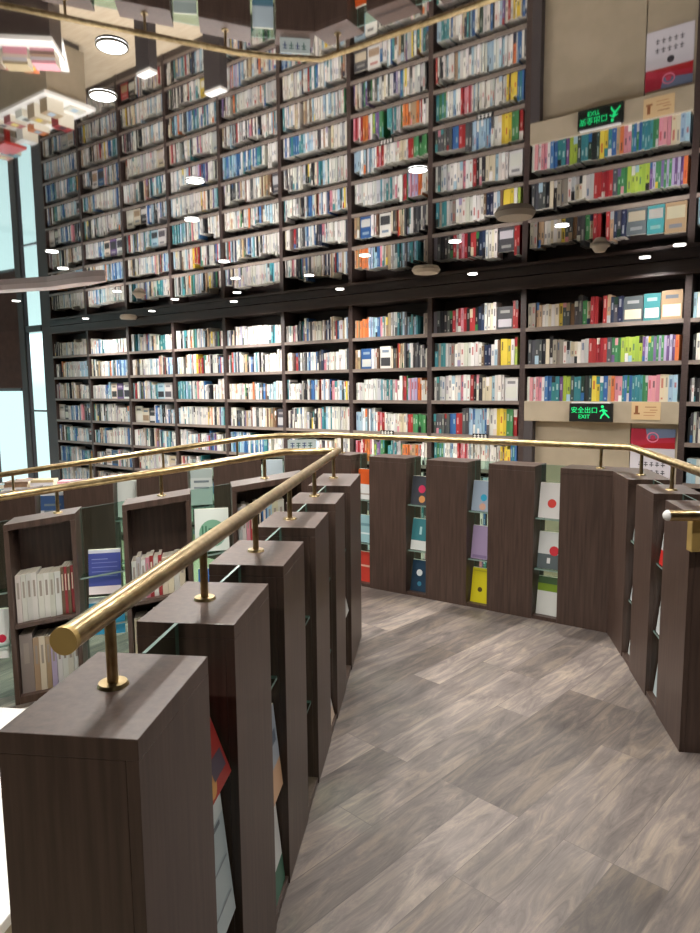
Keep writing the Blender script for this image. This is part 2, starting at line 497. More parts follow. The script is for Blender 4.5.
P = lambda *a: list(a)
wht = ['white', 'off-white', 'pale grey']
drk = ['black', 'dark grey', 'navy', 'bottle green']
door_rows = {
    1: [(0.10, ['grey-beige', 'tan'], 's'), (0.23, ['cream', 'off-white', 'yellow'], 's'), (0.36, drk + ['brown'], 's'), (0.42, ['green', 'cream'], 's'),
        (0.56, ['red', 'red', 'tan'], 's'), (0.61, ['navy', 'dark grey'], 's'), (0.72, ['dark grey'], 'f'), (0.80, ['teal'], 'f'), (0.88, ['tan'], 'f'), (1, ['white'], 'f')],
    2: [(0.10, ['dark grey', 'black', 'red'], 's'), (0.17, ['cream', 'black'], 's'), (0.25, ['grey-beige'], 's'), (0.41, ['off-white', 'pale grey', 'cream'], 's'),
        (0.53, ['red'], 's', 0.03), (0.57, ['dark grey', 'purple'], 's'), (0.62, ['green'], 's', 0.026), (0.76, ['lime green'], 's', 0.028),
        (0.95, ['purple', 'green', 'lilac', 'white', 'purple'], 's', 0.02), (1, ['orange', 'cream'], 's')],
    3: [(0.13, ['pink', 'off-white', 'white'], 's', 0.028), (0.17, ['blue'], 's', 0.032), (0.22, ['teal'], 's'), (0.25, ['lilac', 'purple'], 's'), (0.29, ['lime green'], 's'),
        (0.41, ['bottle green', 'teal', 'black'], 's'), (0.44, drk, 's'), (0.50, ['yellow'], 's', 0.034), (0.56, ['blue', 'teal'], 's'), (0.60, ['orange', 'tan'], 's'),
        (0.65, ['red', 'pink'], 's'), (0.80, ['teal', 'green', 'pale blue', 'blue'], 's', 0.02), (0.86, ['pink'], 's', 0.03), (0.91, ['cream', 'yellow'], 's'), (1, ['pale blue'], 's', 0.034)]}
bay8 = {
    1: [(0.22, ['dark grey', 'pale grey', 'black'], 's'), (0.36, ['pink', 'pale grey', 'red'], 's'), (0.5, ['black', 'red', 'brown'], 's'), (0.6, ['blue', 'navy'], 's'),
        (0.72, ['cream', 'tan', 'off-white'], 's'), (0.86, ['dark grey'], 'f'), (1, ['red', 'pink', 'off-white'], 's')],
    2: [(0.25, ['pale grey', 'grey-beige', 'teal'], 's'), (0.54, ['white', 'off-white'], 's', 0.036), (0.76, ['white', 'navy', 'pale blue', 'brown'], 's'),
        (0.89, ['yellow'], 's', 0.034), (1, ['white', 'lime green'], 's')],
    3: [(0.18, ['dark grey', 'pale grey'], 's'), (0.3, ['white', 'green', 'off-white'], 's'), (0.48, ['red', 'pink', 'white'], 's'), (0.55, ['black', 'off-white'], 's'),
        (0.67, ['orange', 'pink', 'cream'], 's'), (0.82, ['pale blue', 'off-white'], 's'), (1, ['white'], 'f')],
    4: [(0.2, ['black', 'dark grey', 'white'], 's'), (0.26, ['blue'], 's'), (0.33, ['red'], 's', 0.035), (0.42, drk, 's'), (0.62, ['blue', 'pale blue'], 's', 0.024),
        (0.74, ['off-white', 'white'], 's'), (0.83, ['yellow'], 's', 0.032), (0.91, ['green', 'red'], 's'), (1, ['red', 'white'], 's')],
    5: [(0.12, ['teal', 'green'], 's'), (0.3, ['white', 'pale blue'], 's'), (0.42, ['red', 'pink'], 's'), (0.6, ['pale blue', 'off-white'], 's'), (0.78, wht, 's'), (0.9, ['yellow', 'brown'], 's'), (1, ['blue', 'teal'], 's')]}
bay7 = {
    1: [(0.2, ['orange', 'cream', 'tan'], 's'), (0.36, ['lilac', 'blue', 'pale blue'], 's'), (0.6, ['pink', 'pale grey', 'tan'], 's'), (0.85, ['teal', 'dark grey', 'pale blue'], 's'), (0.93, wht, 'e'), (1, ['grey-beige', 'off-white'], 's')],
    2: [(0.05, ['tan'], 's'), (0.2, ['blue'], 'f'), (0.33, ['white', 'brown'], 's'), (0.48, ['white'], 'f'), (0.75, ['red', 'dark grey', 'cream', 'brown', 'green'], 's'), (1, ['dark grey', 'teal', 'off-white'], 's')],
    3: [(0.3, ['pale grey', 'white'], 's'), (0.55, ['teal', 'pale grey'], 's'), (0.9, ['red', 'orange', 'white', 'green', 'pink', 'lilac'], 's'), (1, ['off-white', 'tan'], 's')],
    4: [(0.32, ['pale blue', 'white', 'dark grey'], 's'), (0.42, ['pink', 'red'], 's'), (0.6, ['white', 'off-white'], 's'), (0.8, ['red', 'pink', 'cream', 'pale grey'], 's'), (0.95, ['green'], 's', 0.03), (1, wht, 's')],
    5: [(0.25, ['red', 'orange', 'white', 'pink'], 's'), (0.45, ['lime green', 'green', 'purple', 'teal'], 's'), (0.65, ['teal', 'pale grey', 'green'], 's'), (0.85, ['orange', 'tan', 'pink'], 's'), (1, ['white', 'red'], 's')]}
FOCUS = [['pale grey', 'off-white'], ['white', 'pale blue'], ['teal', 'pale blue', 'blue', 'white'], ['tan', 'cream', 'brown'], ['dark grey', 'black'], ['red', 'pink', 'white'], ['navy', 'white', 'dark grey']]
def random_spec(bright):
    sp = []; f = 0.0
    while f < 1:
        f += R.uniform(0.12, 0.4)
        if R.random() < 0.5: sp.append((f, GEN, 's'))
        elif R.random() < 0.12: sp.append((f, GEN, 'f'))
        elif R.random() < 0.3: sp.append((f, R.choice(FOCUS[:3]), 's', R.uniform(0.02, 0.034)))
        else: sp.append((f, R.choice(FOCUS[:5]) + wht[:2], 's'))
    return sp
for k in (1, 2, 3):
    fill(DOOR0 + 0.03, DOOR1 - 0.03, SH(k), door_rows[k], Single('%s shelf over the doorway' % ['top', 'middle', 'lowest'][k - 1], 'books on the shelves over the doorway'), thick=0.031)
for k in (1, 2, 3, 4):
    fill(7 * BW + 0.03, 8 * BW - 0.03, SH(k), bay8[k], Single('%s shelf, bay left of doorway' % ROWN[k - 1], 'books in the bay left of the doorway'), thick=0.031)
for k in range(5, 10):
    fill(7 * BW + 0.03, 8 * BW - 0.03, SH(k), bay8.get(k) or random_spec(0), emit_stuff)
for k in range(1, 10):
    fill(6 * BW + 0.03, 7 * BW - 0.03, SH(k), bay7.get(k) or random_spec(0), emit_stuff)
    for i in range(0, 6):
        fill(i * BW + 0.03, (i + 1) * BW - 0.03, SH(k), random_spec(0), emit_stuff)
    fill(DOOR1 + 0.03, DOOR1 + BW - 0.03, SH(k), random_spec(0), emit_stuff)
    fill(DOOR1 + BW + 0.03, DOOR1 + 2 * BW - 0.03, SH(k), random_spec(0), emit_stuff)
o = stuff.build('shelved_books', loc=WF.p(0, 0, 0), rot=WF.rot)
o['kind'] = 'stuff'
tag(o, 'hundreds of mixed white, grey and coloured books filling the rest of the wall shelves', 'books')

# shelf signs, little dark cards with four pale marks
for (bx, words) in ((6 * BW + 0.40, 'second bay left of the doorway'), (7 * BW + 0.50, 'bay left of the doorway')):
    m = MB([M['black'], M['white']])
    wd = 0.17
    m.box(0, wd, -0.006, 0, 0, 0.05, 0)
    for i in range(4):
        x0 = 0.012 + i * 0.038
        m.box(x0, x0 + 0.028, -0.008, -0.006, 0.008, 0.014, 1); m.box(x0, x0 + 0.028, -0.008, -0.006, 0.026, 0.032, 1)
        m.box(x0 + 0.011, x0 + 0.017, -0.008, -0.006, 0.014, 0.044, 1)
    o = m.build('shelf_sign', loc=WF.p(bx, -0.003, SH(4) - 0.035), rot=WF.rot)
    tag(o, 'small dark shelf sign with pale lettering on the ' + words, 'sign', 'shelf signs')

# ------------------------------------------------------------------ exit signs
def text_mesh(s, size, mt, name, parent, loc, rx=math.pi / 2):
    c = bpy.data.curves.new(name, 'FONT'); c.body = s; c.size = size; c.extrude = 0.0015
    c.align_x = 'CENTER'; c.align_y = 'CENTER'
    t = bpy.data.objects.new(name, c); COL.objects.link(t)
    bpy.context.view_layer.update()
    me = bpy.data.meshes.new_from_object(t.evaluated_get(bpy.context.evaluated_depsgraph_get()))
    bpy.data.objects.remove(t); bpy.data.curves.remove(c)
    me.materials.clear(); me.materials.append(mt)
    o = bpy.data.objects.new(name, me); COL.objects.link(o)
    o.parent = parent; o.location = loc; o.rotation_euler = (rx, 0, 0)
    return o
def exit_sign(loc, rot, label):
    r = tag(empty('exit_sign', loc, rot), label, 'exit sign', 'lit exit signs')
    m = MB([M['black']]); m.box(-0.19, 0.19, -0.03, 0, -0.008, 0.156); m.build('housing', r, bevel=0.004)
    m = MB([M['ring']]); m.box(-0.17, 0.17, -0.032, 0.0, 0.1565, 0.168); m.build('mounting_bar', r)
    text_mesh('安全出口', 0.06, M['green'], 'lettering', r, (-0.055, -0.032, 0.092))
    text_mesh('EXIT', 0.05, M['green'], 'lettering', r, (-0.055, -0.032, 0.036))
    m = MB([M['green']])
    def quad(a, b2, t):
        dx, dz = b2[0] - a[0], b2[1] - a[1]; l = math.hypot(dx, dz); nx, nz_ = -dz / l * t, dx / l * t
        m.face([(a[0] - nx, -0.0315, a[1] - nz_), (b2[0] - nx, -0.0315, b2[1] - nz_), (b2[0] + nx, -0.0315, b2[1] + nz_), (a[0] + nx, -0.0315, a[1] + nz_)])
    cx = 0.115
    m.cyl((cx - 0.012, -0.0325, 0.128), 0.013, 0.001, 12, 'y')
    quad((cx - 0.008, 0.108), (cx + 0.008, 0.07), 0.011)
    quad((cx - 0.006, 0.102), (cx - 0.035, 0.085), 0.005); quad((cx + 0.0, 0.1), (cx + 0.032, 0.088), 0.005)
    quad((cx + 0.006, 0.07), (cx - 0.018, 0.045), 0.007); quad((cx - 0.018, 0.045), (cx - 0.024, 0.022), 0.006)
    quad((cx + 0.01, 0.07), (cx + 0.032, 0.05), 0.007); quad((cx + 0.032, 0.05), (cx + 0.05, 0.03), 0.006)
    m.build('running_figure', r)
    return r
exit_sign(WF.p(9.14 * G, -0.002, EYE - 0.345 * G), WF.rot, 'green lit exit sign on the beige panel above the doorway')

# paper map on the head panel
m = MB([M['print']])
m.box(0, 0.235, -0.003, 0, 0, 0.15, col=(196, 168, 128))
for (a, b2, c, d, cc) in ((0.03, 0.055, 0.06, 0.12, (120, 72, 40)), (0.02, 0.07, 0.045, 0.06, (130, 84, 50)), (0.11, 0.2, 0.105, 0.112, (132, 90, 58)),
                          (0.1, 0.2, 0.06, 0.066, (160, 112, 76)), (0.1, 0.19, 0.035, 0.04, (160, 112, 76)), (0.15, 0.21, 0.08, 0.086, (150, 102, 66))):
    m.face([(a, -0.0036, c), (b2, -0.0036, c), (b2, -0.0036, d), (a, -0.0036, d)], 0, cc)
tag(m.build('notice', loc=WF.p(9.50 * G, -0.001, EYE - 0.325 * G), rot=WF.rot), 'tan paper notice beside the exit sign above the doorway', 'notice')

# poster on the door
m = MB([M['print']])
pw, ph = 0.36, 0.47
m.box(0, pw, -0.004, 0, 0, ph, col=(196, 192, 200))
def pf(pts, col, e=0.0046): m.face([(a, -e, c) for a, c in pts], 0, col)
pf([(0, 0.3), (pw, 0.3), (pw, ph), (0, ph)], (170, 38, 62))
pf([(0.14, 0.38), (pw, 0.40), (pw, ph), (0.12, ph)], (110, 126, 158), 0.0050)
pf([(0.0, 0.3), (pw, 0.3), (pw, 0.355), (0.16, 0.34)], (160, 22, 30), 0.0050)
for k in range(18):
    a0 = k / 18 * math.tau; a1 = (k + 1) / 18 * math.tau
    pf([(0.18 + 0.05 * math.cos(a), 0.395 + 0.045 * math.sin(a)) for a in (a0, a1)] + [(0.18 + 0.04 * math.cos(a), 0.395 + 0.035 * math.sin(a)) for a in (a1, a0)], (226, 130, 160), 0.0054)
pf([(0.18 + 0.022 * math.cos(i / 12 * math.tau), 0.395 + 0.02 * math.sin(i / 12 * math.tau)) for i in range(12)], (200, 60, 96), 0.0054)
pf([(0.19 + 0.028 * math.cos(i / 14 * math.tau), 0.245 + 0.028 * math.sin(i / 14 * math.tau)) for i in range(14)], (44, 40, 48))
for row, zz in enumerate((0.15, 0.08)):
    for i in range(5):
        x0 = 0.07 + i * 0.046
        pf([(x0, zz), (x0 + 0.034, zz), (x0 + 0.034, zz + 0.008), (x0, zz + 0.008)], (60, 58, 66))
        pf([(x0 + 0.013, zz - 0.012), (x0 + 0.02, zz - 0.012), (x0 + 0.02, zz + 0.03), (x0 + 0.013, zz + 0.03)], (60, 58, 66), 0.0050)
        pf([(x0 + 0.004, zz + 0.02), (x0 + 0.03, zz + 0.02), (x0 + 0.03, zz + 0.026), (x0 + 0.004, zz + 0.026)], (60, 58, 66), 0.0052)
tag(m.build('poster', loc=WF.p(9.485 * G, 0.078, EYE - 0.905 * G), rot=WF.rot), 'red and white poster with a swirl hung on the beige door', 'poster')

# ------------------------------------------------------------------ raised deck, ramp
FL = Frame((-0.3136, 0.931), (0.124, 0.992), DECK)
FF = Frame((1.55 - 2.2 * 0.8246, 3.942 + 2.2 * 0.5657), (0.8246, -0.5657), DECK)
FR = Frame((1.55, 3.942), (-0.157, -0.988), DECK)
UD = 0.222; UH = 0.99
C0 = (-0.07, 3.93); C1 = (-0.377, 3.90)
n2 = (0.2149, -0.9766)
F2 = Frame((C1[0] - n2[0] * 0.105, C1[1] - n2[1] * 0.105), (-1, -0.22), DECK)
SL2 = -0.13
A3 = (-0.185, 5.27)
L3 = 5.0
d3 = (1 / math.hypot(1, .15), .15 / math.hypot(1, .15))
F3 = Frame((A3[0] - L3 * d3[0] + d3[1] * 0.105, A3[1] - L3 * d3[1] - d3[0] * 0.105), d3, DECK)
SL3 = 0.131
FLAT3 = L3 - 0.52
def z3(s): return 0.0 if s >= FLAT3 else SL3 * (s - FLAT3)

def inter(p, d, q, e):
    den = d[0] * e[1] - d[1] * e[0]
    t = ((q[0] - p[0]) * e[1] - (q[1] - p[1]) * e[0]) / den
    return (p[0] + d[0] * t, p[1] + d[1] * t)
KO = inter(FF.p2(0, UD), FF.d, FR.p2(0, UD), FR.d)
deck_poly = [FL.p2(-4, UD), FL.p2(3.0, UD), F2.p2(-0.02, UD), F3.p2(FLAT3, UD), F3.p2(L3 - 0.03, UD), FF.p2(0.0, UD), KO, FR.p2(1.353, UD), FR.p2(1.353, 3.5), (5.0, -3.2)]
deck_poly = deck_poly[::-1]
m = MB([M['deck']]); m.prism(deck_poly, DECK - 0.02, DECK)
struct(m.build('floor_deck'))
m = MB([M['white']]); m.prism(deck_poly, 0.001, DECK - 0.021)
struct(m.build('trim_4'))
# ramp surface and white body below it
a0, a1 = F2.p(-0.02, UD), F2.p(5.0, UD); b0, b1 = F3.p(FLAT3, UD), F3.p(0.0, UD)
def ramp(name, dz0, dz1, mt):
    q = [(a0, 0.0), (a1, SL2 * 5.0), (b1, z3(0)), (b0, 0.0)]
    m = MB([mt])
    V = [(p[0], p[1], max(0.001, DECK + z + dz0) if dz0 is not None else 0.001) for p, z in q] + [(p[0], p[1], DECK + z + dz1) for p, z in q]
    m.idx(V, [(3, 2, 1, 0), (4, 5, 6, 7), (0, 1, 5, 4), (1, 2, 6, 5), (2, 3, 7, 6), (3, 0, 4, 7)])
    return struct(m.build(name))
ramp('floor_ramp', -0.02, 0.0, M['deck'])
ramp('trim_5', None, -0.021, M['white'])

# ------------------------------------------------------------------ balustrade units
def unit(fr, s0, s1, z, label, shelves=(0.33, 0.66), shear=0.0, group='dark wooden balustrade units', cat='balustrade unit'):
    r = tag(empty('balustrade_unit', fr.p(s0, 0, z), fr.rot), label, cat, group)
    L = s1 - s0; T = 0.024
    def part(name, *bx, bev=0.0008):
        m = MB([M['laminate']]); m.box(*bx); m.shear = shear; return m.build(name, r, bevel=bev)
    part('top_panel', 0, L, 0, UD, UH - 0.034, UH, bev=0.0015)
    part('back_panel', 0, L, 0, 0.02, 0, UH - 0.0342)
    part('side_panel', 0, T, 0.0205, UD, 0, UH - 0.0345)
    part('side_panel', L - T, L, 0.0205, UD, 0, UH - 0.0345)
    part('base_panel', T + .0005, L - T - .0005, 0.0205, UD - 0.004, 0, 0.04)
    for h in shelves: part('shelf', T + .0005, L - T - .0005, 0.0205, UD - 0.006, h - 0.022, h)
    return r

def divider(fr, s0, s1, z, label, shelves=(0.33, 0.66), shear=0.0, depth=0.10, y=0.125, side=-1, h=UH - 0.0, base=True):
    """upright glass pane between two units with small glass shelves on the walkway side (side=-1) or the outer side"""
    r = tag(empty('glass_divider', fr.p(s0 + 0.002, 0, z), fr.rot), label, 'glass divider', 'glass dividers between the units')
    L = s1 - s0 - 0.004
    m = MB([M['glass'], M['glassedge']])
    m.box(0, L, y, y + 0.008, 0.002, h, ms=[0, 0, 1, 1, 0, 1]); m.shear = shear; m.build('pane', r)
    for q in shelves:
        m = MB([M['glass'], M['glassedge']]); m.shear = shear
        if side < 0: m.box(0, L, y - depth, y - 0.001, q - 0.01, q, ms=[1, 0, 1, 1, 0, 0])
        else: m.box(0, L, y + 0.011, y + 0.011 + depth, q - 0.01, q, ms=[0, 1, 1, 1, 0, 0])
        m.build('glass_shelf', r)
    if base:
        m = MB([M['laminate']]); m.shear = shear; m.box(0, L, 0.004, y - 0.001, 0.001, 0.025); m.build('kick_board', r)
    return r

def display_book(fr, s, y, z, wd, h, bands, label, discs=(), lean=0.22, face=-1, patches=(), group='books displayed cover outwards', th=0.016, name='book'):
    """cover faces -y when face=-1, +y when face=+1; leans back against the pane"""
    m = MB([M['print']])
    sg = -face
    def pt(x, zz, off):  # off = distance in front of cover
        yy = -off * 1.0 + lean * zz
        return (x, yy if face < 0 else -yy, zz)
    def quad(x0, x1, za, zb, off, col):
        P_ = [pt(x0, za, off), pt(x1, za, off), pt(x1, zb, off), pt(x0, zb, off)]
        if face > 0: P_ = P_[::-1]
        m.face(P_, 0, col)
    base = bands[0][1]
    z0 = 0.0
    for top, col in bands:
        quad(-wd / 2, wd / 2, z0 * h, top * h, 0.0, col); z0 = top
    # body behind
    b0 = [pt(-wd / 2, 0, 0), pt(wd / 2, 0, 0), pt(wd / 2, h, 0), pt(-wd / 2, h, 0)]
    b1 = [pt(-wd / 2, 0, -th), pt(wd / 2, 0, -th), pt(wd / 2, h, -th), pt(-wd / 2, h, -th)]
    V = b0 + b1
    Fs = [(4, 7, 6, 5), (0, 4, 5, 1), (1, 5, 6, 2), (2, 6, 7, 3), (3, 7, 4, 0)]
    for i, f in enumerate(Fs):
        f = f if face < 0 else tuple(reversed(f))
        m.idx(V, [f], 0, base if i in (0,) else (PAGE if i != 4 else base))
    for (x, zz, rr, col) in discs:
        P_ = [pt(x * wd + rr * wd * math.cos(i / 20 * math.tau), zz * h + rr * wd * math.sin(i / 20 * math.tau), 0.0012) for i in range(20)]
        if face > 0: P_ = P_[::-1]
        m.face(P_, 0, col)
    for (xa, xb, za, zb, col) in patches:
        quad(xa * wd, xb * wd, za * h, zb * h, 0.0018, col)
    o = m.build(name, loc=fr.p(s, y, z), rot=fr.rot)
    tag(o, label, 'book', group)
    return o

Wc, Dk = (220, 222, 220), (46, 48, 54)
# left row
starts = [0.0, 0.481, 0.965, 1.489, 1.994, 2.53]
lens = [0.31, 0.31, 0.31, 0.31, 0.31, 0.49]
names = ['nearest the camera with the handrail end above it', 'second from the camera in the left row', 'third from the camera in the left row',
         'fourth from the camera in the left row', 'fifth from the camera in the left row', 'at the far end of the left row']
for i, (s, l) in enumerate(zip(starts, lens)):
    unit(FL, s, s + l, 0, 'dark wood balustrade unit ' + names[i])
lb = [[([(1, (150, 50, 44))], [(-.25, .2, .25, (190, 140, 80))], 0.66, 'red book with a tan patch on the upper shelf of the nearest left gap', [(-.1, .4, .12, .3, (76, 66, 78))], .21, .36),
       ([(0.85, (176, 190, 192)), (1, (206, 214, 212))], [], 0.33, 'pale grey-blue book standing low in the nearest left gap', [(-.4, .4, .2, .22, (130, 140, 146)), (-.4, .4, .5, .52, (130, 140, 146)), (-.3, .3, .8, .84, (100, 110, 116))], .28, .1)],
      [([(0.35, (200, 160, 124)), (1, (160, 170, 180))], [], 0.33, 'blue-grey book with an orange foot in the second left gap', [(-.35, .35, .6, .75, (84, 98, 116))], .25, .1),
       ([(0.3, (60, 110, 90)), (1, Wc)], [], 0.026, 'white book with a green foot low in the second left gap', [], .27, .1)],
      [],
      [([(0.2, (190, 170, 150)), (1, (206, 208, 206))], [], 0.026, 'white book with a beige foot in the fourth left gap', [], .24, .22)],
      [([(1, (176, 176, 172))], [], 0.33, 'pale book in the fifth left gap, the one farthest down the row', [], .2, .22)]]
gapw = ['nearest', 'second', 'third', 'fourth', 'fifth']
for i in range(5):
    s0 = starts[i] + lens[i]; s1 = starts[i + 1]
    divider(FL, s0, s1, 0, 'glass divider with glass shelves in the %s gap of the left row' % gapw[i])
    for (bands, discs, q, lab, pat, bh, bl) in lb[i]:
        display_book(FL, (s0 + s1) / 2, 0.012, q + 0.001, (s1 - s0) - 0.025, bh, bands, lab, discs, patches=pat, lean=bl)
    q = 0.026

# far row
fu = [(0.02, 0.33), (0.49, 0.80), (0.96, 1.27), (1.42, 1.73)]
fn = ['leftmost of the far row beside the ramp opening', 'second from the left in the far row', 'third from the left in the far row', 'in the far row next to the corner unit']
for (a, b2), nm in zip(fu, fn): unit(FF, a, b2, 0, 'dark balustrade unit ' + nm)
# corner unit
r = tag(empty('balustrade_unit', (FR.o[0], FR.o[1], DECK), 0), 'angled dark wood balustrade unit turning the far right corner', 'balustrade unit', 'dark wooden balustrade units')
poly = [FF.p2(1.89, 0), FF.p2(2.2, 0), FR.p2(0.36, 0), FR.p2(0.36, UD), KO, FF.p2(1.89, UD)]
poly = [(x - FR.o[0], y - FR.o[1]) for x, y in poly]
m = MB([M['laminate']]); m.prism(poly, 0, UH - 0.0345); m.build('body', r, bevel=0.002)
m = MB([M['laminate']]); m.prism(poly, UH - 0.034, UH); m.build('top_panel', r, bevel=0.002)
fgaps = [(0.33, 0.49), (0.80, 0.96), (1.27, 1.42), (1.73, 1.89)]
fb = [  # per gap: (level, height, bands, discs, patches, label)
    [(0.63, 0.22, [(0.5, Wc), (1, (226, 96, 34))], [], [(-.4, .4, .15, .2, (170, 160, 150))], 'orange and white book on the top glass shelf of the leftmost far gap'),
     (0.33, 0.2, [(1, (150, 190, 196))], [], [(-.4, .4, .3, .36, (220, 230, 230)), (-.3, .3, .6, .7, (110, 150, 160))], 'pale teal book on the middle level of the leftmost far gap'),
     (0.026, 0.22, [(1, (196, 62, 48))], [], [(-.3, .3, .5, .56, (226, 180, 160))], 'red book at the bottom of the leftmost far gap')],
    [(0.63, 0.2, [(1, (58, 62, 70))], [(.1, .55, .2, (206, 50, 92)), (.15, .2, .18, (214, 150, 90))], [], 'dark book with pink and orange dots on the top shelf of the second far gap'),
     (0.33, 0.22, [(0.3, (214, 218, 214)), (1, (58, 124, 132))], [], [(-.05, .08, .5, .75, (170, 210, 210))], 'teal book with a white foot in the middle of the second far gap'),
     (0.026, 0.22, [(1, (34, 62, 84))], [(-.05, .6, .17, (214, 220, 220)), (0, .25, .12, (60, 130, 160))], [], 'dark blue book with white circles at the bottom of the second far gap')],
    [(0.63, 0.2, [(1, (150, 166, 182))], [(.15, .45, .18, (40, 156, 190)), (.12, .15, .18, (206, 160, 136))], [], 'pale blue book with a cyan blot on the top shelf of the third far gap'),
     (0.33, 0.22, [(1, (156, 138, 170))], [], [(-.4, .4, .04, .12, (130, 112, 146))], 'plain lilac book in the middle of the third far gap'),
     (0.026, 0.23, [(1, (212, 200, 30))], [(0, .38, .13, (80, 66, 30))], [(-.45, .45, .9, .94, (190, 176, 40))], 'bright yellow book with a dark mark at the bottom of the third far gap')],
    [(0.63, 0.22, [(1, (216, 214, 210))], [(.1, .42, .2, (206, 54, 44))], [], 'white book with a red dot on the top shelf of the fourth far gap'),
     (0.33, 0.23, [(0.4, (88, 98, 100)), (1, (208, 210, 208))], [(.25, .5, .22, (200, 44, 56))], [(-.05, .1, .15, .3, Wc)], 'grey and white book with a red blot in the middle of the fourth far gap'),
     (0.026, 0.24, [(0.62, (214, 216, 210)), (0.82, (120, 150, 40)), (1, (70, 96, 60))], [], [], 'white book with a green landscape top at the bottom of the fourth far gap')]]
for gi, (a, b2) in enumerate(fgaps):
    divider(FF, a, b2, 0, 'glass divider with glass shelves in the %s gap of the far row from the left' % ORD[gi])
    for (q, h, bands, discs, pat, lab) in fb[gi]:
        display_book(FF, (a + b2) / 2, 0.045, q if q < 0.1 else q + (0.03 if q > .5 else 0.001), b2 - a - 0.022, h, bands, lab, discs, patches=pat, lean=0.2)

# right row
unit(FR, 0.53, 0.84, 0, 'dark wood balustrade unit in the middle of the right row')
unit(FR, 1.02, 1.353, 0, 'dark balustrade unit at the near end of the right row')
for (a, b2, w_) in ((0.36, 0.53, 'far'), (0.84, 1.02, 'near')):
    divider(FR, a, b2, 0, 'glass divider in the %s gap of the right row' % w_)
rb = [(0.445, 0.661, 0.16, [(1, (150, 158, 156))], [], 'small grey book on the upper shelf of the far right-row gap'),
      (0.445, 0.331, 0.25, [(1, (196, 204, 206))], [], 'pale book in the middle of the far right-row gap'),
      (0.445, 0.026, 0.24, [(1, (200, 208, 206))], [], 'white book at the bottom of the far right-row gap'),
      (0.93, 0.661, 0.24, [(0.28, (206, 48, 44)), (1, (204, 208, 208))], [], 'white book with a red foot in the near right-row gap'),
      (0.93, 0.331, 0.22, [(1, (206, 212, 212))], [], 'white book leaning on the middle shelf of the near right-row gap'),
      (0.93, 0.026, 0.2, [(1, (190, 204, 206))], [], 'pale book at the bottom of the near right-row gap')]
for (s, q, h, bands, discs, lab) in rb:
    display_book(FR, s, 0.032, q, 0.15, h, bands, lab, discs, lean=0.11)

# ramp front row (open bookshelf sides face the camera)
r2 = [(-0.10, 0.314, (0.30, 0.60)), (0.543, 0.903, (0.44,)), (1.144, 1.50, (0.44,)), (1.74, 2.10, (0.44,)), (2.34, 2.7, (0.44,))]
r2n = ['open-fronted dark shelf unit behind the handrail corner, highest on the ramp', 'open-fronted dark shelf unit in the middle of the ramp front',
       'open-fronted dark shelf unit with white books at the left of the ramp front', 'open-fronted shelf unit at the left photo edge on the ramp', 'lowest open-fronted shelf unit down the ramp']
for (a, b2, shv), nm in zip(r2, r2n):
    unit(F2, a, b2, SL2 * a, nm, shelves=shv, shear=SL2, group='open shelf units along the ramp')
for gi in range(4):
    a, b2 = r2[gi][1], r2[gi + 1][0]
    divider(F2, a, b2, SL2 * a, 'glass panel in the %s gap of the ramp front from the handrail corner' % ORD[gi], shelves=(0.33, 0.62), shear=SL2, side=1, y=0.07, depth=0.09, base=False)

def shelf_books(fr, unit_s0, unit_s1, zshelf, spec, where, group):
    """spec from the viewer's left to right: (colour name, width, height); viewer's left is +s here"""
    s = unit_s1 - 0.03
    n = 0
    for (cn, wd, h) in spec:
        n += 1
        z = SL2 * (s - wd / 2) + zshelf + 0.0005
        mb = MB([M['print']])
        c = jit(PAL[cn], 6)
        # spine looks toward +y
        d = 0.13
        mb.box(-wd / 2, wd / 2, -d, 0, 0, h, cols=[PAGE, c, c, c, c, PAGE])
        dark = sum(c) < 330
        ink = (216, 200, 180) if dark else (150, 140, 130)
        mb.face([(wd * .2, 0.0006, h * .5), (-wd * .2, 0.0006, h * .5), (-wd * .2, 0.0006, h * .85), (wd * .2, 0.0006, h * .85)], 0, ink)
        mb.shear = SL2
        o = mb.build('book', loc=fr.p(s - wd / 2, 0.185 - R.uniform(0, 0.012), z), rot=fr.rot)
        tag(o, '%s book, %s from left, %s' % (cn, ordinal(n), where), 'book', group)
        s -= wd + 0.0015
u = r2[2]
shelf_books(F2, u[0], u[1], 0.44, [('off-white', .026, .26), ('off-white', .024, .26), ('off-white', .026, .26), ('off-white', .026, .26), ('off-white', .03, .245), ('white', .028, .245), ('off-white', .026, .243), ('white', .03, .243),
                                   ('brown', .016, .262), ('red', .014, .262), ('brown', .016, .26), ('red', .014, .262), ('brown', .015, .258)],
            'upper shelf of the left ramp unit', 'books in the left ramp unit')
shelf_books(F2, u[0], u[1], 0.04, [('grey-beige', .065, .33), ('tan', .03, .3), ('cream', .03, .3), ('tan', .026, .295), ('lilac', .026, .3), ('white', .026, .3), ('white', .028, .3), ('off-white', .03, .3), ('white', .03, .3)],
            'lower shelf of the left ramp unit', 'books in the left ramp unit')
u = r2[1]
shelf_books(F2, u[0], u[1], 0.44, [('white', .024, .22), ('pale grey', .022, .24), ('white', .024, .22), ('pink', .02, .23), ('red', .02, .235), ('off-white', .024, .22), ('red', .018, .23), ('cream', .03, .21), ('cream', .03, .21), ('off-white', .03, .215), ('cream', .03, .21)],
            'upper shelf of the middle ramp unit', 'books in the middle ramp unit')
shelf_books(F2, u[0], u[1], 0.04, [('cream', .03, .29), ('off-white', .03, .29), ('cream', .03, .28), ('off-white', .03, .3), ('cream', .03, .29), ('white', .03, .29), ('cream', .03, .3)],
            'lower shelf of the middle ramp unit', 'books in the middle ramp unit')
u = r2[0]
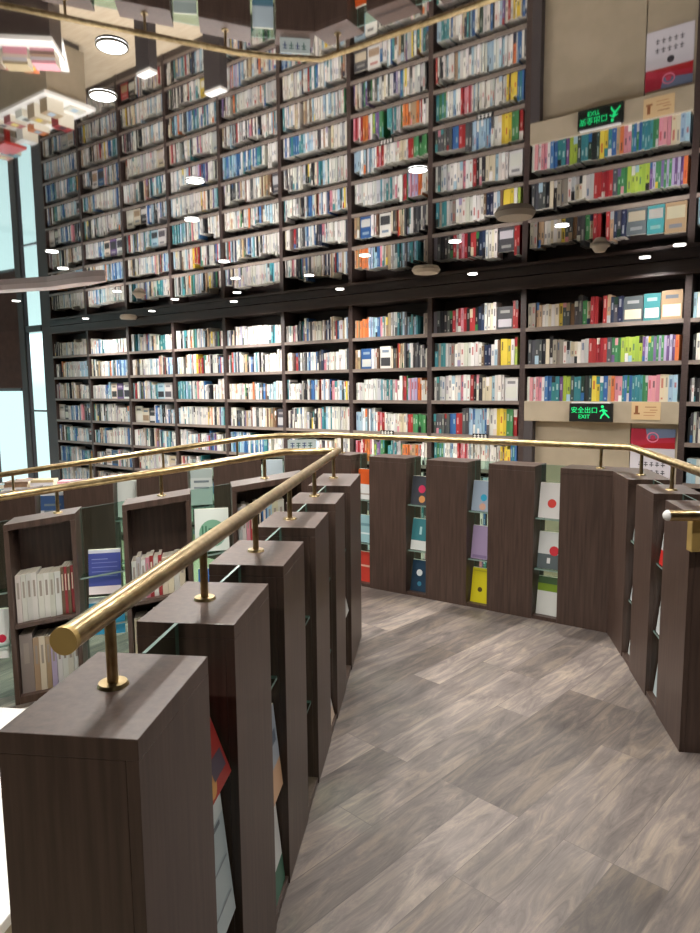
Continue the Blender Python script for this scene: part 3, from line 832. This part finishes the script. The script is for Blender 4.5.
shelf_books(F2, u[0], u[1], 0.60, [('pale grey', .022, .26), ('off-white', .022, .27), ('pink', .02, .26), ('red', .022, .25), ('white', .022, .27), ('black', .018, .25), ('blue', .03, .26), ('pale blue', .026, .26), ('cream', .034, .26), ('off-white', .034, .26)],
            'upper shelf of the unit at the handrail corner', 'books in the ramp unit by the handrail corner')
shelf_books(F2, u[0], u[1], 0.30, [('red', .03, .22), ('red', .03, .22), ('white', .03, .22), ('off-white', .03, .22), ('blue', .03, .22), ('white', .03, .22)],
            'middle shelf of the unit at the handrail corner', 'books in the ramp unit by the handrail corner')
# cover-out books on the ramp glass shelves (cover towards the camera = +y)
def ramp_book(s, q, wd, h, bands, lab, discs=(), patches=()):
    display_book(F2, s, 0.158, SL2 * s + q + 0.013, wd, h, bands, lab, discs, lean=0.2, face=1, patches=patches)
ramp_book(0.43, 0.62, 0.19, 0.235, [(1, (214, 222, 214))], 'white book with a large pale green circle on the ramp front', [(-.02, .42, .40, (120, 168, 140))],
          [(-.3, .1, .5, .54, (60, 110, 84)), (-.3, .1, .3, .34, (60, 110, 84)), (.15, .2, .3, .6, (60, 110, 84)), (.25, .3, .3, .6, (60, 110, 84))])
ramp_book(0.43, 0.33, 0.17, 0.18, [(0.5, (220, 222, 224)), (1, (60, 110, 180))], 'blue and white book below the green circle book')
ramp_book(1.02, 0.62 - 0.13, 0.17, 0.24, [(0.18, (226, 216, 216)), (0.92, (66, 78, 150)), (1, (206, 210, 222))], 'indigo book with pale curved lines on the ramp front', (),
          [(-.4, .4, .40, .415, (130, 140, 200)), (-.4, .4, .50, .515, (130, 140, 200)), (-.4, .4, .60, .615, (130, 140, 200)), (-.4, .4, .70, .715, (130, 140, 200)), (-.1, .4, .78, .795, (150, 160, 210))])
ramp_book(1.02, 0.33 - 0.07, 0.19, 0.2, [(0.85, (44, 140, 176)), (1, (206, 216, 220))], 'cyan book with a white bird shape on the ramp front', [(-.05, .5, .14, (236, 240, 240)), (.1, .66, .1, (236, 240, 240))])
ramp_book(1.62, 0.33 - 0.08, 0.18, 0.26, [(1, (232, 232, 230))], 'white book with a red dot at the left photo edge', [(-.3, .4, .12, (208, 40, 70))])

# ramp back row (solid backs face the camera)
r3 = [(0.05, 0.33), (0.51, 0.87), (1.06, 1.43), (1.6, 1.95), (2.15, 2.5), (2.7, 3.05), (3.25, 3.6)]
for i, (a, b2) in enumerate(r3):
    s0 = L3 - b2
    sl = SL3 if s0 < FLAT3 - 0.05 else 0.0
    unit(F3, s0, L3 - a, z3(s0), 'dark solid-backed unit, %s from the corner along the ramp\'s far side' % ORD[i], shear=sl, group='dark units along the far side of the ramp')
pb = [([(0.5, (90, 130, 150)), (1, (190, 206, 214))], 'pale blue display book by the far ramp corner'),
      ([(0.75, (196, 204, 200)), (1, (170, 184, 180))], 'pale grey display board in the second far ramp gap'),
      ([(1, (206, 212, 206))], 'plain white display board in the third far ramp gap'),
      ([(0.5, (206, 206, 204)), (0.9, (52, 82, 128)), (1, (200, 204, 206))], 'white display board with a blue band in the fourth far ramp gap'),
      ([(1, (180, 186, 190))], 'grey display board in the fifth far ramp gap')]
for i in range(5):
    a, b2 = r3[i][1], r3[i + 1][0]
    s0, s1 = L3 - b2, L3 - a
    sl = SL3 if s0 < FLAT3 - 0.05 else 0.0
    divider(F3, s0, s1, z3(s0), 'glass divider in the %s gap along the far side of the ramp' % ORD[i], shear=sl)
    display_book(F3, (s0 + s1) / 2, 0.05, z3((s0 + s1) / 2) + 0.672, s1 - s0 - 0.03, 0.27, pb[i][0], pb[i][1], lean=0.15,
                 patches=[(-.35, .35, .62, .68, (110, 124, 130)), (-.35, .35, .45, .5, (120, 132, 138))] if i in (1, 3) else ())
# low sign with writing on the ramp corner
m = MB([M['print']])
m.box(-0.11, 0.11, 0, 0.02, 0, 0.10, col=(196, 208, 206))
for i in range(4):
    x0 = -0.09 + i * 0.046
    for (a, c, d2, e2) in ((0, .032, .05, .057), (.012, .019, .03, .078), (0, .032, .07, .076)):
        m.face([(x0 + a, -0.0007 - a * .01, d2), (x0 + c, -0.0007 - a * .01, d2), (x0 + c, -0.0007 - a * .01, e2), (x0 + a, -0.0007 - a * .01, e2)], 0, (40, 96, 84) if i % 2 else (50, 70, 120))
tag(m.build('counter_sign', loc=F3.p(L3 - 0.19, 0.1, UH + 0.0005), rot=F3.rot), 'small pale sign with green and blue lettering standing on the far ramp corner unit', 'sign')

# ------------------------------------------------------------------ handrails
RZ = EYE - 0.375
RR = 0.0205
def posts(r, pts):
    for (x, y, zt, zb) in pts:
        m = MB([M['brass']]); m.cyl((x, y, zb + 0.004), 0.0095, zt - zb - 0.004, 16); p = m.build('post', r)
        m = MB([M['brass']]); m.cyl((x, y, zb + 0.0004), 0.027, 0.006, 28, r2=0.024); m.build('flange', p)
r = tag(empty('handrail', FL.p(0, 0.11, UH)), 'brass handrail along the left row, turning down the ramp at its far end', 'handrail')
bx, by, bz = r.location
sub = lambda p: (p[0] - bx, p[1] - by, p[2] - bz)
tip = (-0.430, 0.983, 0)
tl = math.hypot(C0[0] - tip[0], C0[1] - tip[1])
dl = ((C0[0] - tip[0]) / tl, (C0[1] - tip[1]) / tl)
pts = [(tip[0], tip[1], RZ), (C0[0], C0[1], RZ), (C1[0], C1[1], RZ)] + [(*F2.p2(s, 0.105), RZ + SL2 * s) for s in (0.3, 1.0, 2.0, 3.0, 4.6)]
m = MB([M['brass']]); m.tube([sub(p) for p in pts], RR, 24); m.build('rail', r)
m = MB([M['plate']]); q = Vector(sub(pts[0])); dv = Vector((-dl[0], -dl[1], 0))
m.tube([q + dv * 0.0005, q + dv * 0.012], RR + 0.0015, 24); m.build('end_cap', r)
ps = []
for y in (1.116, 1.59, 2.069, 2.579, 3.129, 3.751):
    t = (y - tip[1]) / dl[1]
    ps.append((tip[0] + dl[0] * t - bx, y - by, RZ - RR * 0.8 - bz, DECK + UH - bz))
for s in (0.12, 0.70, 1.25, 1.92, 2.5):
    x, y = F2.p2(s, 0.105); z = SL2 * s
    ps.append((x - bx, y - by, RZ + z - RR * 0.8 - bz, DECK + UH + z + 0.001 - bz))
posts(r, ps)

B3 = inter(FF.p2(0, 0.113), FF.d, FR.p2(0, 0.113), FR.d)
A3c = inter(FF.p2(0, 0.113), FF.d, F3.p2(0, 0.105), F3.d)
r = tag(empty('handrail', (B3[0], B3[1], DECK + UH)), 'brass handrail running along the ramp, the far row and the right row', 'handrail')
bx, by, bz = r.location
e3 = FR.p2(1.30, 0.113)
pts = [(*F3.p2(s, 0.105), RZ + z3(s)) for s in (0.3, 1.5, 3.0, 4.0, FLAT3 - 0.1, FLAT3 + 0.15)] + [(A3c[0], A3c[1], RZ), (B3[0], B3[1], RZ), (e3[0], e3[1], RZ)]
m = MB([M['brass']]); m.tube([sub(p) for p in pts], RR, 20); m.build('rail', r)
ps = []
for fr, s, o_ in ((FF, 2.10, .113), (FF, 0.17, .113), (FR, 0.17, .113), (FR, 0.72, .113), (FR, 1.18, .113)):
    x, y = fr.p2(s, o_); ps.append((x - bx, y - by, RZ - RR * .8 - bz, DECK + UH - bz))
for (a, b2) in r3[1:]:
    s = L3 - (a + b2) / 2; x, y = F3.p2(s, 0.105); z = z3(s)
    ps.append((x - bx, y - by, RZ + z - RR * .8 - bz, DECK + UH + z + 0.001 - bz))
posts(r, ps)

# short rail fixed to the end face of the right row
ex, ey, _ = FR.p(1.353, 0.0)
r = tag(empty('handrail', (ex, ey - 0.075, EYE - 0.50)), 'short brass rail with rounded pale end on the right row\'s near end', 'handrail')
m = MB([M['brass']])
m.tube([(-0.125, 0, 0.0), (0.75, -0.02, 0.0)], 0.021, 20); m.build('rail', r)
m = MB([M['white']])  # white colour stands in for light on the brass end
n = 16; V = []; F_ = []
for i in range(9):
    a = math.pi / 2 * i / 8
    for j in range(n):
        b_ = math.tau * j / n
        V.append((-0.125 - 0.021 * math.sin(a), 0.0212 * math.cos(a) * math.cos(b_), 0.0212 * math.cos(a) * math.sin(b_)))
for i in range(8):
    for j in range(n): F_.append((i * n + j, (i + 1) * n + j, (i + 1) * n + (j + 1) % n, i * n + (j + 1) % n))
m.idx(V, F_, 0, None, True); m.build('end_cap', r)
m = MB([M['plate']]); m.box(-0.02, 0.06, 0.0225, 0.062, -0.15, -0.025); m.build('bracket_plate', r, bevel=0.003)

# ------------------------------------------------------------------ ceiling lights
spots = [(-0.728, 2.237, 'nearest the camera, at the top left'), (-0.886, 2.595, 'second nearest the camera at the left'), (-0.783, 3.616, 'above the middle of the left row'),
         (-0.985, 4.422, 'over the ramp, closest to its head'), (0.348, 3.471, 'above the middle of the walkway'), (1.434, 4.674, 'beyond the far right corner of the walkway'),
         (2.55, 5.35, 'nearest the shelf at the right photo edge'), (2.502, 5.85, 'close to the wide bay over the doorway'), (1.189, 6.62, 'close to the bay left of the doorway'),
         (0.791, 5.147, 'beyond the middle of the far row'), (0.138, 5.652, 'straight above the handrail kink'), (-0.093, 7.55, 'close to the third bay left of the doorway'),
         (-0.375, 6.616, 'middle one behind the ramp head'), (-1.048, 5.858, 'over the far side of the ramp'), (-1.10, 6.75, 'second one beyond the far side of the ramp'),
         (-1.25, 7.75, 'third one beyond the far side of the ramp'), (-1.424, 8.55, 'close to the fifth bay from the window'), (-2.289, 5.378, 'left end of the ramp, nearer one'),
         (-2.517, 6.121, 'left end of the ramp, farther one'), (-2.535, 7.566, 'over the lower floor at the left'), (-2.082, 8.279, 'near the fourth bay from the window'),
         (-2.715, 9.50, 'near the third bay from the window'), (-3.991, 10.426, 'near the window end of the book wall'),
         (0.9, 1.6, 'added over the walkway beside the camera'), (-0.5, -0.35, 'added behind the camera'), (2.3, 2.6, 'added to the right of the walkway'), (-2.4, 1.6, 'added over the lower floor left of the camera'),  # downlights from here on are added ones, to brighten the room
         (-4.0, 8.3, 'added near the left windows'), (-2.6, 3.4, 'added left of the ramp'), (-4.2, 6.3, 'added left of the book counter')]
for i, (x, y, words) in enumerate(spots):
    x *= G; y *= G
    r = tag(empty('downlight', (x, y, CEIL)), 'small round downlight in the mirrored ceiling, ' + words, 'light', 'downlights in the mirrored ceiling')
    m = MB([M['ring']])
    n = 28
    V = [(0.0475 * math.cos(math.tau * j / n), 0.0475 * math.sin(math.tau * j / n), -0.0005) for j in range(n)] + \
        [(0.0465 * math.cos(math.tau * j / n), 0.0465 * math.sin(math.tau * j / n), -0.007) for j in range(n)] + \
        [(0.042 * math.cos(math.tau * j / n), 0.042 * math.sin(math.tau * j / n), -0.007) for j in range(n)]
    m.idx(V, [((j + 1) % n + k * n, j + k * n, j + (k + 1) * n, (j + 1) % n + (k + 1) * n) for k in range(2) for j in range(n)], 0, None, True)
    m.build('ring', r)
    m = MB([M['lampface']]); m.cyl((0, 0, -0.006), 0.0418, 0.005, 24); m.build('diffuser', r)
    ld = bpy.data.lights.new('downlight_lamp', 'AREA'); ld.shape = 'DISK'; ld.size = 0.075; ld.energy = LAMP_W * (1.8 if (x < -1.3 and y > 5) else 0.85 if (x > 1.0 and y > 4) else 1.0); ld.color = (1.0, 0.955, 0.9); ld.spread = math.radians(150)
    lo = bpy.data.objects.new('lamp', ld); COL.objects.link(lo); lo.parent = r; lo.location = (0, 0, -0.009)

# ceiling fittings
def disc(x, y, rx, label, nm='ceiling_speaker', cat='speaker'):
    x *= G; y *= G
    m = MB([M['speaker']]); m.cyl((0, 0, -0.03), rx * 0.85, 0.0295, 32, r2=rx); tag(m.build(nm, loc=(x, y, CEIL)), label, cat)
disc(0.718, 6.395, 0.125, 'flat round grey ceiling speaker near the second bay left of the doorway')
disc(1.039, 4.345, 0.12, 'flat round grey ceiling speaker above the far row')
disc(-3.3, 10.3, 0.12, 'flat round grey ceiling speaker near the window end of the book wall')
r = tag(empty('smoke_detector', (1.934 * G, 5.339 * G, CEIL)), 'round pale ceiling detector in front of the wide bay', 'detector')
m = MB([M['speaker']]); m.cyl((0, 0, -0.012), 0.07, 0.0115, 28); m.build('base', r)
m = MB([M['speaker']]); m.cyl((0, 0, -0.05), 0.035, 0.038, 28, r2=0.06); m.build('sensor_dome', r)
r = tag(empty('smoke_detector', (-2.35 * G, 7.75 * G, CEIL)), 'round pale ceiling detector above the lower floor at the left', 'detector')
m = MB([M['speaker']]); m.cyl((0, 0, -0.012), 0.07, 0.0115, 28); m.build('base', r)
m = MB([M['speaker']]); m.cyl((0, 0, -0.05), 0.035, 0.038, 28, r2=0.06); m.build('sensor_dome', r)
# curved metal band under the ceiling at the left
band = [(-5.6, 7.6), (-4.4, 7.38), (-3.55, 7.15), (-3.0, 6.98), (-2.62, 6.74), (-2.42, 6.62), (-2.3, 6.56)]
m = MB([M['track']])
L_ = []
for i, (x, y) in enumerate(band):
    L_.append((x * G, y * G))
left = [(x, y + 0.09) for x, y in L_]; right = [(x, y - 0.09) for x, y in L_]
right[-1] = (L_[-1][0], L_[-1][1] - 0.015); left[-1] = (L_[-1][0], L_[-1][1] + 0.015); right[-2] = (L_[-2][0], L_[-2][1] - 0.055); left[-2] = (L_[-2][0], L_[-2][1] + 0.055)
for i in range(len(L_) - 1):
    m.prism([right[i], right[i + 1], left[i + 1], left[i]], CEIL - 0.05, CEIL - 0.0005)
tag(m.build('ceiling_trim_band'), 'curved grey-lilac metal band under the mirrored ceiling at the left', 'ceiling band')

# ------------------------------------------------------------------ lower floor furniture
def display_table(x, y, rot, wd, dp, h, label, top=M['white'], body=M['beige']):
    r = tag(empty('display_table', (x, y, 0), rot), label, 'display table', 'display tables on the lower floor')
    m = MB([top]); m.box(-wd / 2, wd / 2, -dp / 2, dp / 2, h - 0.04, h); m.build('table_top', r, bevel=0.004)
    m = MB([body]); m.box(-wd / 2 + 0.08, wd / 2 - 0.08, -dp / 2 + 0.08, dp / 2 - 0.08, 0.08, h - 0.0405); m.build('cabinet', r)
    m = MB([M['slate']]); m.box(-wd / 2 + 0.12, wd / 2 - 0.12, -dp / 2 + 0.12, dp / 2 - 0.12, 0.0, 0.0795); m.build('plinth', r)
    return r
tabs = [(-4.05, 9.35, WF.rot, 1.5, 0.7, 0.78, 'white-topped display table nearest the book wall'), (-5.35, 10.45, WF.rot, 1.2, 0.55, 0.78, 'white-topped display table by the window end of the book wall'),
        (-3.6, 7.6, 0.3, 1.2, 0.7, 0.78, 'white-topped display table beyond the ramp'), (-1.45, 2.2, FL.rot, 1.9, 0.9, 0.76, 'white-topped display table on the lower floor left of the walkway')]
tn = ['table nearest the book wall', 'table by the window end', 'table beyond the ramp']
for t in tabs: display_table(*t)
for ti, (x, y, rot, wd, dp, h, _) in enumerate(tabs[:3]):
    fr = Frame((x, y), (math.cos(rot), math.sin(rot)), h)
    nb = 0
    for i in range(5):
        for j in range(2):
            nb += 1
            cn = R.choice(['red', 'white', 'orange', 'cream', 'navy', 'off-white', 'red', 'teal', 'tan'])
            hh = R.choice([0.02, 0.04, 0.09, 0.16])
            mb = MB([M['print']])
            c = jit(PAL[cn])
            mb.box(-0.08, 0.08, -0.11, 0.11, 0.0005, hh, cols=[c, PAGE, PAGE, PAGE, c, c])
            mb.face([(-0.05, -0.05, hh + .0006), (0.05, -0.05, hh + .0006), (0.05, 0.03, hh + .0006), (-0.05, 0.03, hh + .0006)], 0, jit(PAL[R.choice(['white', 'black', 'yellow', 'pale blue'])]))
            o = mb.build('book', loc=fr.p(-wd / 2 + 0.17 + i * (wd - 0.34) / 4, (-0.16 if j == 0 else 0.16), 0), rot=rot)
            side = 'front' if j == 0 else 'back'
            tag(o, '%s book lying %s in the %s line on the %s' % (cn, ORD[i], side, tn[ti]), 'book', 'books laid on the lower tables')
# tall red display board on the nearest table (reads red in the ceiling)
r = tag(empty('book_stand', WF.p(0.62, -0.85, 0.0), WF.rot), 'red lacquered book stand on the lower floor in front of the book wall', 'stand')
m = MB([M['redtrim']]); m.box(-0.25, 0.25, -0.2, 0.2, 0, 0.05); m.build('base', r, bevel=0.004)
m = MB([M['redtrim']]); m.box(-0.03, 0.03, -0.03, 0.03, 0.0505, 0.9); m.build('pole', r)
m = MB([M['redtrim']]); m.box(-0.22, 0.22, -0.16, 0.16, 0.9005, 0.94); m.build('tray', r, bevel=0.004)
# high counter with a pile of books seen between the rails
r = tag(empty('book_counter', (-2.95, 6.45, 0), 0.12), 'white-topped tall book counter behind the ramp at the left', 'counter')
m = MB([M['white']]); m.box(-0.36, 0.36, -0.2, 0.2, EYE - 1.05, EYE - 1.01); m.build('counter_top', r, bevel=0.004)
m = MB([M['case']]); m.box(-0.34, 0.34, -0.18, 0.18, 0, EYE - 1.0505); m.build('cabinet', r)
fr = Frame((-2.95, 6.45), (math.cos(.12), math.sin(.12)), EYE - 1.01)
for k, sx in enumerate((-0.24, 0.0, 0.24)):
    z = 0.0005
    for j in range(5):
        cn = R.choice(['off-white', 'pale grey', 'pink', 'tan', 'cream', 'lilac', 'brown']); hh = R.uniform(0.022, 0.034)
        mb = MB([M['print']]); c = jit(PAL[cn])
        mb.box(-0.105, 0.105, -0.075, 0.075, 0, hh, cols=[c, PAGE, PAGE, PAGE, c, c])
        o = mb.build('book', loc=fr.p(sx + R.uniform(-.006, .006), 0, z), rot=fr.rot + R.uniform(-.03, .03))
        tag(o, '%s book, %s from the bottom in the %s pile on the tall counter' % (cn, ORD[j], ['left', 'middle', 'right'][k]), 'book', 'piled books on the tall counter')
        z += hh + 0.0005

# dark slab stands on the lower floor, seen in the ceiling
for (x, y, wd, words) in ((-1.36, 7.42, 0.24, 'narrow dark slab stand with a pale top between the ramp and the book wall'), (-1.95, 7.0, 0.2, 'dark slab stand with a pale top beyond the ramp, the more leftward one')):
    r = tag(empty('sign_stand', (x, y, 0), WF.rot), words, 'stand')
    m = MB([M['slate']]); m.box(-wd / 2, wd / 2, -0.05, 0.05, 0.02, 1.27); m.build('panel', r, bevel=0.003)
    m = MB([M['white']]); m.box(-wd / 2, wd / 2, -0.05, 0.05, 1.2705, 1.30); m.build('top_strip', r, bevel=0.003)
    m = MB([M['slate']]); m.box(-wd / 2 - 0.05, wd / 2 + 0.05, -0.12, 0.12, 0, 0.0195); m.build('foot', r)
